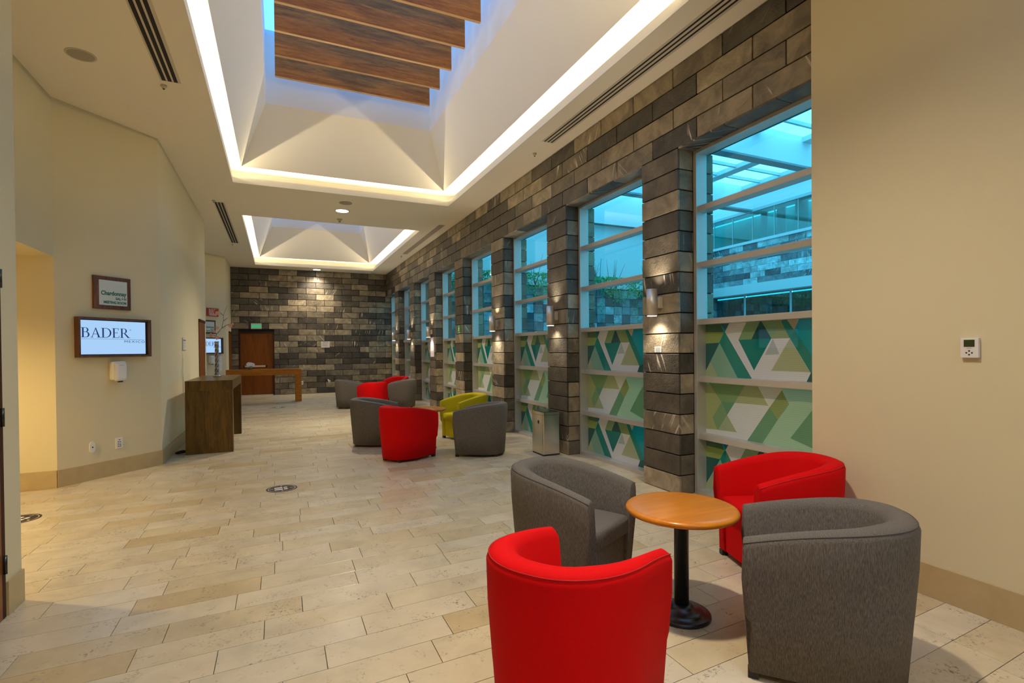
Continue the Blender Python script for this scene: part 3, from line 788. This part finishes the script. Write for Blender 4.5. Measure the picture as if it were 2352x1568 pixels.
def meeting_front(A, B, which):
    ang = math.atan2(B[1] - A[1], B[0] - A[0]); rz = ang
    first = which == 0
    # name sign
    t = thing('room_sign', 'wood-framed meeting room sign %s' % ('above the large near screen' if first else 'above the far screen, behind the orchid'), 'sign', (A[0], A[1], 0), rz, 'meeting room name signs')
    MB().bbox(.361, .774, -.028, -.001, 1.955, 2.336, .003).build('frame', M['walnut'], t)
    f = MB().bbox(.415, .728, -.034, -.027, 2.001, 2.291, .0015).build('face', M['signface'], t)
    mb = MB(); text_mesh(mb, 'Chardonnay', .066, .715, 2.120, -.0346, align='RIGHT', bold=.0026, sx=.86)
    text_mesh(mb, 'SALÓN', .040, .715, 2.070, -.0346, align='RIGHT', bold=.0018, sx=.94); text_mesh(mb, 'MEETING ROOM', .040, .715, 2.022, -.0346, align='RIGHT', bold=.0018, sx=.85)
    mb.build('lettering', M['green_print'], f)
    # screen in a deep wooden surround
    t = thing('wall_screen', 'lit wall screen in deep walnut frame, %s' % ('large and near, above a white hand dryer' if first else 'far one partly hidden by the vase'), 'screen', (A[0], A[1], 0), rz, 'screens beside the meeting rooms')
    x0, x1, z0, z1, dp, w = .172, .986, 1.396, 1.851, -.075, .022
    for nm, b in (('side', (x0, x0 + w, z0, z1)), ('side', (x1 - w, x1, z0, z1)), ('rail', (x0 + w, x1 - w, z1 - w, z1)), ('rail', (x0 + w, x1 - w, z0, z0 + w))):
        MB().bbox(b[0], b[1], dp, -.001, b[2], b[3], .002).build(nm, M['walnut'], t)
    bz = MB().box(x0 + w, x1 - w, -.028, -.004, z0 + w, z1 - w).build('bezel', M['black'], t)
    MB().box(x0 + w + .022, x1 - w - .022, -.030, -.028, z0 + w + .012, z1 - w - .012).build('display', M['screen'], bz)
    mb = MB(); X0 = x0 + w + .028
    xe = serif_word(mb, 'BADER', X0, 1.622, .112, -.0305)
    ring_ = []; n = 16
    for i in range(n):
        a0, a1 = 2 * PI * i / n, 2 * PI * (i + 1) / n
        mb.add([(xe + .002 + r * math.cos(a), -.0305, 1.720 + r * math.sin(a)) for r, a in ((.008, a0), (.008, a1), (.0055, a1), (.0055, a0))], [(0, 1, 2, 3)])
    text_mesh(mb, 'R', .009, xe - .001, 1.7172, -.0305)
    mb.add([(u, -.0305, v) for u, v in ((X0, 1.604), (x1 - w - .03, 1.604), (x1 - w - .03, 1.6065), (X0, 1.6065))], [(0, 1, 2, 3)])
    text_mesh(mb, 'MEXICO', .040, x1 - w - .028, 1.566, -.0305, align='RIGHT', sx=1.45, spacing=1.22)
    mb.build('lettering', M['blue_print'], bz)
    # hand sanitiser dispenser
    t = thing('sanitizer_dispenser', 'white wall dispenser under the %s screen' % ('near' if first else 'far'), 'dispenser', (A[0], A[1], 0), rz, 'wall dispensers')
    MB().bbox(.523, .678, -.085, -.001, 1.125, 1.345, .024).build('body', M['white'], t)
    MB().bbox(.533, .668, -.108, -.060, 1.110, 1.330, .030).build('cover', M['white'], t)
    MB().bbox(.580, .622, -.098, -.06, 1.098, 1.112, .004).build('nozzle', M['darksteel'], t)
    MB().box(.575, .63, -.1085, -.1075, 1.298, 1.302).build('mark', M['grayprint'], t)
    return rz
_d = Vector((B1[0] - A1[0], B1[1] - A1[1])).normalized() * .01
rz1 = meeting_front((A1[0] + _d.x, A1[1] + _d.y), B1, 0)
rz2 = meeting_front(A2, B2, 1)
# sockets under the near screen
for k, (sx, sz, lab) in enumerate(((.343, .372, 'white oval cable outlet low on the angled wall, left of the socket'), (.637, .370, 'white multi-pin socket plate low on the angled wall'))):
    t = thing('wall_socket', lab, 'socket', (A1[0], A1[1], 0), rz1)
    if k == 0:
        bm = MB(); bm.prism([(sx + .030 * math.cos(a), sz + .062 * math.copysign(abs(math.sin(a)) ** .6, math.sin(a))) for a in [2 * PI * i / 28 for i in range(28)]][::-1], -.012, -.001, 'Y'); bm.build('plate', M['white'], t)
        MB().lathe([(.008, 0), (.008, .003)], (0, 0, 0), 14).build('hole', M['black'], t).matrix_local = Matrix.Translation((sx, -.0115, sz)) @ Matrix.Rotation(PI / 2, 4, 'X')
    else:
        MB().bbox(sx - .040, sx + .040, -.010, -.001, sz - .062, sz + .062, .003).build('plate', M['white'], t)
        for q, (dx, dz) in enumerate(((0, .040), (-.012, .016), (.010, .012), (-.012, -.010), (.010, -.016), (-.012, -.036), (.010, -.038))):
            MB().box(sx + dx - .007, sx + dx + .007, -.0115, -.010, sz + dz - .004, sz + dz + .004).build('slot', M['black'], t)
# red sign high on the second angled wall, projecting panel
t = thing('red_sign', 'square red sign with white looping hose symbol above the far meeting room sign', 'sign', (A2[0], A2[1], 0), rz2)
MB().bbox(.50, .875, -.03, -.001, 2.45, 2.675, .002).build('panel', M['signred'], t)
mb = MB(); P = []
for k in range(3):
    xx = .565 + .075 * k
    P += [(xx, 2.525), (xx, 2.625), (xx + .009, 2.642), (xx + .028, 2.642), (xx + .0375, 2.625)] if k < 2 else [(xx, 2.545), (xx, 2.625), (xx + .009, 2.642), (xx + .045, 2.642)]
    if k < 2: P += [(xx + .0375, 2.545), (xx + .047, 2.528), (xx + .066, 2.528)]
mb.tube([(a, -.031, b) for a, b in P], .0075, 4, False)
mb.box(.565, .80, -.0315, -.030, 2.497, 2.511); mb.box(.575, .80, -.0315, -.030, 2.472, 2.480); mb.build('symbol', M['signwhite'], t)
t = thing('wall_notice', 'white printed sheet beside the far dispenser, behind the vase', 'notice', (A2[0], A2[1], 0), rz2)
MB().box(.80, .985, -.004, -.001, .92, 1.33).build('sheet', M['paper'], t)
mb = MB()
for k in range(12): mb.box(.82, .82 + random.uniform(.10, .15), -.0046, -.004, 1.295 - k * .03, 1.301 - k * .03)
mb.build('print', M['grayprint'], t)
# thermostat-like panel on the straight left wall
t = thing('notice_frame', 'narrow framed notice on the cream wall above the dark oak console', 'notice', (-1.385, 9.673, 1.577), PI / 2)
MB().bbox(-.15, .15, -.012, -.001, -.10, .10, .003).build('frame', M['vent'], t)
MB().box(-.135, .135, -.0135, -.012, -.085, .085).build('sheet', M['paper'], t)
mb = MB(); mb.box(-.12, .12, -.0142, -.0135, .045, .072)
for k in range(6): mb.box(-.12, .1, -.0142, -.0135, .025 - k * .018, .031 - k * .018)
mb.build('print', M['grayprint'], t)
t = thing('thermostat', 'white thermostat with dark green display on the blank cream wall', 'thermostat', (XR, 1.498, 1.428), -PI / 2)
MB().bbox(-.040, .040, -.022, -.001, -.053, .053, .003).build('body', M['white'], t)
MB().box(-.024, .024, -.0228, -.021, .006, .044).build('display', plain('lcd', (.030, .048, .016), .25), t)
MB().box(-.010, .010, -.0226, -.021, -.003, -.001).build('mark', M['grayprint'], t)
for dx, dz in ((0, -.016), (-.012, -.026), (.012, -.026), (0, -.036)):
    MB().lathe([(.0042, 0), (.0042, .0015)], n=12).build('button', M['darksteel'], t).matrix_local = Matrix.Translation((dx, -.0215, dz)) @ Matrix.Rotation(PI / 2, 4, 'X')

# ------------------------------------------------------------------ doors
def wall_door(name, y0, y1, lever, label):
    r = setting(name, label, (-1.385, y0, 0), PI / 2); w = y1 - y0
    for a, b in ((0, .05), (w - .05, w)): MB().bbox(a, b, -.006, .02, 0, 2.08, .003).build('jamb', M['doorframe'], r)
    MB().bbox(.05, w - .05, -.022, .02, 2.03, 2.08, .003).build('head', M['doorframe'], r)
    MB().bbox(.052, w - .052, -.010, .02, .006, 2.028, .002).build('leaf', M['doorwood'], r)
    if lever:
        h = MB().bbox(w - .13, w - .10, -.018, -.01, .93, 1.10, .002).build('handle_plate', M['chrome'], r)
        MB().tube([(w - .115, -.018, 1.03), (w - .115, -.055, 1.03), (w - .23, -.06, 1.03)], .009, 8).build('handle', M['chrome'], r)
    return r
wall_door('door_1', 11.36, 12.27, True, 'red-brown door at the end of the straight cream wall')
wall_door('door_2', 17.84, 18.77, True, 'red-brown door next to the far slate wall')
r = wall_door('door_3', 2.62, 3.712, False, 'red-brown door frame at the left picture edge')
for z in (.25, 1.05, 1.8):
    MB().tube([(1.045, -.022, z), (1.045, -.022, z + .10)], .009, 8).build('hinge', M['darksteel'], r)
d4 = setting('door_4', 'tall red wood door in the far slate wall', (0, YF, 0))
for a, b in ((DX0, DX0 + .045), (DX1 - .045, DX1)): MB().bbox(a, b, -.005, .10, 0, DZ, .003).build('jamb', M['doorframe'], d4)
MB().bbox(DX0 + .045, DX1 - .045, -.005, .10, DZ - .055, DZ, .003).build('head', M['doorframe'], d4)
MB().bbox(DX0 + .035, DX1 - .035, .03, .075, .03, DZ - .045, .003).build('leaf', M['doorwood'], d4)
MB().box(-1.6, .3, YF + .2, YF + .3, 0, 2.4).build('backing', M['joint'], d4)  # added unseen panel, meant to block sky light leaking round the door
MB().box(DX0 + .047, DX1 - .047, .02, .075, 0, .028).build('threshold', M['steel'], d4)
MB().bbox(-1.04, -.36, -.03, -.002, .945, .992, .004).build('push_bar', M['steel'], d4)
MB().bbox(-1.045, -1.0, -.03, .03, .93, 1.005, .004).build('bar_mount', M['darksteel'], d4)
MB().bbox(-.40, -.35, -.03, .03, .93, 1.005, .004).build('bar_mount', M['darksteel'], d4)
t = thing('exit_sign', 'small lit green SALIDA exit sign above the far door', 'sign', (-.658, YF, 2.283))
MB().bbox(-.157, .157, -.035, -.004, -.092, .092, .003).build('panel', M['exitpanel'], t)
mb = MB(); text_mesh(mb, 'SALIDA', .135, 0, -.046, -.0362, align='CENTER', bold=.006, sx=.62); mb.build('lettering', M['exitgreen'], t)
t = thing('wall_notice', 'white printed sheet pinned to the far slate wall', 'notice', (1.472, YF, 1.67))
MB().box(-.139, .139, -.008, -.004, -.104, .104).build('sheet', M['paper'], t)
mb = MB(); mb.box(-.09, .09, -.0086, -.008, .068, .085)
for k in range(6): mb.box(-.11, random.uniform(.05, .11), -.0086, -.008, .04 - k * .02, .046 - k * .02)
mb.build('print', M['grayprint'], t)
t = thing('wall_socket', 'white socket low on the far slate wall beside the teak table leg', 'socket', (.712, YF, .374)); MB().bbox(-.035, .035, -.014, -.004, -.06, .06, .003).build('plate', M['white'], t); MB().box(-.01, .01, -.0155, -.014, -.02, .02).build('slot', M['black'], t)
t = thing('wall_outlet', 'black outlet with a bunch of white cables on the far slate wall', 'socket', (1.53, YF, .42))
MB().lathe([(.035, 0), (.035, .03)], n=16).build('cap', M['black'], t).matrix_local = Matrix.Translation((-.03, -.004, .0)) @ Matrix.Rotation(PI / 2, 4, 'X')
for k in range(4): MB().tube([(-.02 + .02 * k, -.02, .01), (.01 + .025 * k, -.05, .06 - .02 * k), (.02 + .02 * k, -.05, -.03), (.03 + .01 * k, -.03, -.07)], .007, 6).build('cable', M['white'], t)

# ------------------------------------------------------------------ sconces and signs on the pillars
for k in (0, 1, 2, 4, 5, 6):
    yc = sum(PIL[k]) / 2; nth = ('first', 'second', 'third', 'fourth', 'fifth', 'sixth', 'seventh')[k]
    t = thing('wall_sconce', 'brushed steel tube sconce on the %s slate pillar from the blank cream wall' % nth, 'lamp', (XW, yc, 1.905), 0, 'up-and-down tube sconces')
    MB().lathe([(.049, -.135), (.0545, -.134), (.0545, .135), (.049, .135), (.049, .05)], (-.10, 0, 0), 32).build('tube', M['steel'], t)
    MB().lathe([(.047, 0), (.047, .01)], (-.10, 0, -.138), 24).build('lens', M['led'], t)
    mt = MB().bbox(-.045, -.004, -.052, .052, -.058, .058, .004).build('bracket', M['vent'], t)
    MB().bbox(-.048, -.044, -.042, .042, -.048, .048, .002).build('cover_plate', M['white'], mt)
    for dz, rx in ((.06, PI), (-.15, 0)):
        light('sconce_lamp', 'SPOT', (XW - .10, yc, 1.905 + dz), 32, (1, .89, .74), (rx, 0, 0), spot_size=math.radians(125), spot_blend=1, shadow_soft_size=.03)
t = thing('pillar_plaque', 'small pale printed plaque below the sconce on the first pillar', 'sign', (XW, 4.186, 1.428), -PI / 2)
MB().bbox(-.052, .052, -.006, -.003, -.03, .03, .001).build('plate', M['signface'], t)
mb = MB()
for q in range(5): mb.box(-.036, .036, -.0066, -.006, .016 - q * .010, .020 - q * .010)
mb.build('print', M['grayprint'], t)
t = thing('safety_sign', 'small green evacuation sign on the fourth slate pillar', 'sign', (XW, 10.575, 1.888), -PI / 2)
MB().box(-.105, .105, -.006, -.003, -.092, .092).build('plate', M['safegreen'], t)
mb = MB(); mb.tube([(.01, -.0068, .065), (.012, -.0068, .066)], .014, 10); mb.tube([(.0, -.007, .045), (-.005, -.007, .005), (.02, -.007, -.02), (.012, -.007, -.05)], .008, 5)
mb.tube([(-.005, -.007, .005), (-.03, -.007, -.022), (-.055, -.007, -.03)], .008, 5); mb.tube([(-.03, -.007, .015), (0, -.007, .035), (.035, -.007, .012)], .006, 5); mb.box(-.07, .07, -.0066, -.006, -.078, -.066); mb.build('symbol', M['signwhite'], t)
t = thing('poster', 'tall pinkish paper notice below the sconce on the fifth pillar', 'notice', (XW, 12.70, 1.517), -PI / 2)
MB().box(-.165, .165, -.008, -.003, -.245, .245).build('sheet', M['notice'], t)
mb = MB(); mb.box(-.12, .12, -.0086, -.008, .15, .17); mb.box(-.03, .03, -.0086, -.008, -.05, .03)
for q in range(4): mb.box(-.11, .11, -.0086, -.008, -.10 - q * .025, -.093 - q * .025)
mb.build('print', M['grayprint'], t)

# ------------------------------------------------------------------ things on the ceiling
def on_ceiling(name, label, cat, x, y, group=None): return thing(name, label, cat, (x, y, ZC), 0, group)
for x, y, lab in ((1.167, 10.558, 'lit round downlight between the two skylight coffers'), (1.20, 18.476, 'lit round downlight close to the far slate wall'),
                  (1.17, 1.9, 'lit round downlight overhead, out of frame'), (1.17, -3.0, 'lit round downlight behind the camera'),
                  ):
    t = on_ceiling('downlight', lab, 'lamp', x, y, 'round recessed downlights')
    MB().lathe([(.142, -.0005), (.142, -.005), (.125, -.009), (.118, -.004)], n=40).build('trim_ring', M['white'], t)
    MB().lathe([(.117, -.0055), (.117, -.0035)], n=32).build('lens', M['lamp'], t)
t = thing('downlight', 'recessed downlight in the low passage ceiling on the left', 'lamp', (-3.3, 5.2, 2.48), 0, 'round recessed downlights')
MB().lathe([(.10, -.0005), (.10, -.005), (.085, -.007)], n=32).build('trim_ring', M['white'], t)
MB().lathe([(.08, -.009), (.08, -.006)], n=28).build('lens', M['lamp'], t)
for x0, x1, y0, y1, lab in ((-1.04, -.885, 2.33, 6.18, 'long slot air vent in the ceiling by the large coffer, left side'), (-1.04, -.885, 10.80, 14.66, 'slot air vent in the ceiling left of the far coffer'),
                            (3.21, 3.36, 2.30, 6.015, 'long slot air vent in the ceiling along the slate band'), (3.24, 3.36, 10.93, 14.60, 'slot air vent in the ceiling right of the far coffer')):
    t = on_ceiling('slot_vent', lab, 'vent', 0, 0, 'linear slot air vents')
    MB().box(x0 - .012, x1 + .012, y0 - .012, y1 + .012, -.004, -.0005).build('frame', M['vent'], t)
    w = (x1 - x0) / 3
    for q in range(3):
        MB().box(x0 + q * w + (.004 if x0 < 0 else .012), x0 + (q + 1) * w - (.014 if x0 < 0 else .018), y0, y1, -.0052, -.0035).build('slot', M['ventdark'], t)
t = on_ceiling('ceiling_speaker', 'round flush speaker grille in the ceiling above the passage', 'speaker', -1.625, 5.96)
MB().lathe([(.118, -.0005), (.118, -.004), (.104, -.006), (.102, -.003)], n=40).build('trim_ring', M['vent'], t)
MB().lathe([(.101, -.005), (.101, -.0025)], n=40).build('grille', M['grille'], t)
t = on_ceiling('ceiling_speaker', 'round flush grille next to the middle downlight', 'speaker', 1.166, 9.975)
MB().lathe([(.115, -.0005), (.115, -.006), (.10, -.008)], n=32).build('grille', M['grille'], t)
def small(x, y, lab, r=.035, hh=.05, name='smoke_detector', cat='detector'):
    t = on_ceiling(name, lab, cat, x, y)
    MB().lathe([(r * .45, -hh), (r * .5, -hh * .7), (r, -.012), (r, -.0005)], n=20).build('body', M['detector'], t)
    MB().lathe([(r * .3, -hh - .006), (r * .34, -hh)], n=14).build('tip', M['darksteel'], t)
small(-1.043, 6.304, 'tiny sprinkler beside the end of the left slot vent', .03, .035, 'sprinkler', 'sprinkler')
small(-1.035, 10.70, 'tiny sprinkler beside the start of the far left slot vent', .03, .035, 'sprinkler', 'sprinkler')
small(1.189, 11.24, 'smoke detector between downlight and far coffer', .055, .055)
small(3.30, 6.44, 'tiny sprinkler beyond the right slot vent', .028, .04, 'sprinkler', 'sprinkler')
small(-1.03, 14.85, 'tiny sprinkler at the far end of the far left slot vent', .028, .04, 'sprinkler', 'sprinkler')
small(3.28, 14.95, 'tiny sprinkler near the far right slot vent', .028, .04, 'sprinkler', 'sprinkler')
small(3.05, 18.55, 'smoke detector in the far corner over the slate walls', .06, .05)

# ------------------------------------------------------------------ floor stickers
def sticker(x, y, rz, lab):
    t = thing('floor_sticker', lab, 'sticker', (x, y, 0), rz, 'round distancing stickers on the floor')
    MB().lathe([(.150, .0002), (.150, .0012)], n=56).build('disc', M['sticker'], t)
    mb = MB(); n = 48
    for i in range(n):
        a0, a1 = 2 * PI * i / n, 2 * PI * (i + 1) / n
        mb.add([(r_ * math.cos(a), r_ * math.sin(a), .0016) for r_, a in ((.128, a0), (.132, a0), (.132, a1), (.128, a1))], [(0, 1, 2, 3)])
    mb.build('ring', M['stickerwhite'], t)
    for sy in (-.035, .035):                    # a pair of shoe soles
        mb = MB()
        mb.add([(x_, sy + y_, .0018) for x_, y_ in ((-.07, -.020), (.008, -.022), (.008, .022), (-.07, .020))], [(0, 1, 2, 3)])
        mb.add([(x_, sy + y_, .0018) for x_, y_ in ((.020, -.020), (.052, -.018), (.058, 0), (.052, .018), (.020, .020))], [(0, 1, 2, 3, 4)])
        mb.build('sole', M['stickerwhite'], t)
    mb = MB()
    for yy in (-.108, .108): mb.add([(a, yy + b, .0018) for a, b in ((-.008, -.008), (.008, -.008), (.008, .008), (-.008, .008))], [(0, 1, 2, 3)])
    for xx in (-.095, .095): mb.add([(xx + a, b, .0018) for a, b in ((-.02, -.003), (.02, -.003), (.02, .003), (-.02, .003))], [(0, 1, 2, 3)])
    mb.build('print', M['stickerwhite'], t)
sticker(.012, 5.92, .05, 'round dark footprint sticker in the middle of the open floor')
sticker(-.013, 14.55, .05, 'round dark footprint sticker far down the hall before the teak table')
sticker(-2.08, 5.85, .9, 'round dark footprint sticker by the lit passage on the left')

# ------------------------------------------------------------------ courtyard beyond the windows
struct(MB().box(4.05, 24, -2, 24, -.15, -.05).build('courtyard_floor', M['courtfloor']), 'courtyard floor beyond the windows')
FX = 15.0
fc = setting('courtyard_facade', 'opposite slate and glass facade seen through the nearest window')
MB().box(FX + .03, FX + .5, 4, 22, 3.65, 5.10).build('backing', M['joint'], fc)
for j in range(7):
    y = 9.6 + (.3 if j % 2 else 0)
    while y < 15.6:
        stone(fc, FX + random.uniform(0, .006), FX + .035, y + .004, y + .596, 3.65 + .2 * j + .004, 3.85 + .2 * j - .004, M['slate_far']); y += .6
MB().box(FX, FX + .04, 4, 9.6, 3.65, 5.05).build('side_slab', M['slate_far'], fc)
MB().box(FX - .06, FX + .5, 4, 22, 5.05, 5.14).build('rail', M['whitewall'], fc)
MB().box(FX - .25, FX + .5, 4, 22, 3.30, 3.62).build('canopy_beam', M['whitewall'], fc)
MB().box(FX + .9, FX + 1.0, 4, 22, 0, 3.3).build('dim_wall', M['void'], fc)
y = 4.2
while y < 21:
    MB().box(FX + .10, FX + .14, y, y + .05, 0, 3.3).build('mullion', M['bar'], fc)
    MB().box(FX + .115, FX + .125, y + .05, y + 1.75, 0, 3.3).build('pane', M['teal'], fc); y += 1.8
y = 4.2
while y < 21:
    MB().box(FX + .02, FX + .035, y + .012, y + .848, 5.14, 6.13).build('pane', M['teal'], fc)
    MB().box(FX + .015, FX + .055, y - .010, y + .010, 5.14, 6.13).build('mullion', M['bar'], fc); y += .86
MB().box(FX + .9, FX + 1.0, 4, 22, 5.1, 6.2).build('gallery_wall', M['gallery'], fc)
for y in (9.8, 10.5, 11.1, 11.9, 12.6):
    MB().box(FX + .5, FX + .56, y, y + random.uniform(.25, .5), 5.14, 6.13).build('curtain', M['curtain'], fc)
MB().box(FX - .03, FX + .5, 4, 22, 6.13, 6.22).build('rail', M['bar'], fc)
MB().box(FX, FX + .5, 4, 22, 6.22, 6.95).build('fascia', M['whitewall'], fc)
gw = setting('garden_wall', 'courtyard end wall with a planted ledge over patchwork panels')
MB().box(4.0, FX, 15.0, 15.3, 3.5, 6.95).build('upper_wall', M['whitewall'], gw)
MB().box(4.0, FX, 14.55, 15.3, 0, 3.48).build('planter', M['void'], gw)
x = 4.3
while x < 14.9:
    z = 1.75
    while z < 3.3:
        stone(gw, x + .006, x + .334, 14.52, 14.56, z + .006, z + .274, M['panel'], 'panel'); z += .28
    x += .34
MB().box(4.0, FX, 14.8, 15.0, 5.72, 5.78).build('soffit', M['beam'], gw)
MB().box(4.0, FX, 14.75, 14.85, 5.72, 6.9).build('fascia', M['whitewall'], gw)
iv = MB()
def leaf(c, r):
    a, b, g = (random.uniform(0, 2 * PI) for _ in range(3))
    R_ = Matrix.Rotation(a, 3, 'Z') @ Matrix.Rotation(math.sin(b) * .9, 3, 'X') @ Matrix.Rotation(g, 3, 'Y')
    pts = [R_ @ Vector(p) * r + Vector(c) for p in ((-.8, 0, 0), (0, -.5, .1), (1, 0, -.05), (0, .5, .1))]
    iv.add(pts, [(0, 1, 2), (0, 2, 3)])
for k in range(5200):
    x = random.uniform(4.4, 14.6); d = random.random() ** 1.8
    dens = .5 + .5 * math.sin(x * 3.1) * math.sin(x * 1.3 + 1)
    leaf((x, 14.5 - random.uniform(0, .28), 3.82 - d * (.35 + .55 * dens)), random.uniform(.035, .06))
for k in range(26):
    x = random.uniform(4.5, 14.5); L = random.uniform(.6, 1.5)
    for q in range(int(L * 34)): leaf((x + random.gauss(0, .03), 14.42 + random.gauss(0, .03), 3.5 - q / 34), random.uniform(.025, .045))
ivo = iv.build('ivy', M['leaf'], gw); ivo['kind'] = 'stuff'
tw = MB()
for k in range(12):
    x = random.uniform(4.6, 14.4)
    for q in range(3):
        e = Vector((x + random.uniform(-.3, .3), 14.7 + random.uniform(-.2, .1), 4.0 + random.uniform(.0, .55)))
        tw.tube([(x, 14.75, 3.5), ((x + e.x) / 2, 14.75, 3.85), e], [.012, .009, .003], 5)
tw.build('bare_twigs', M['stem'], gw)['kind'] = 'stuff'
sk = setting('courtyard_roof', 'glazed courtyard roof grid')
for y in (3.5, 6.3, 9.28, 12.9):
    MB().box(4.0, FX, y - .14, y + .14, 6.15, 6.2).build('beam_soffit', M['beam'], sk)
    MB().box(4.0, FX, y - .14, y + .14, 6.2, 6.95).build('beam', M['whitewall'], sk)
for x in (5.3, 7.15, 9.0, 10.85, 12.72, 14.5):
    MB().box(x - (.17 if x < 14 else .05), x + (.17 if x < 14 else .05), -1, 14.2, 6.80, 6.93).build('glazing_bar', M['bar'], sk)
for y in (-.4, .35, 1.1, 1.85, 2.6, 4.1, 4.85, 5.6, 7.04, 7.79, 8.54, 10.55, 11.3, 12.05, 12.8, 13.55):
    MB().box(4.0, FX, y - .035, y + .035, 6.84, 6.93).build('glazing_bar', M['bar'], sk)
struct(MB().box(4.0, FX, -1.4, -1.0, 0, 6.95).build('courtyard_end', M['whitewall']), 'courtyard end wall behind the blank cream wall')
struct(MB().box(3.99, 4.04, -1.2, 15, ZC, 6.95).build('courtyard_side', M['whitewall']), 'courtyard wall over the tall windows')
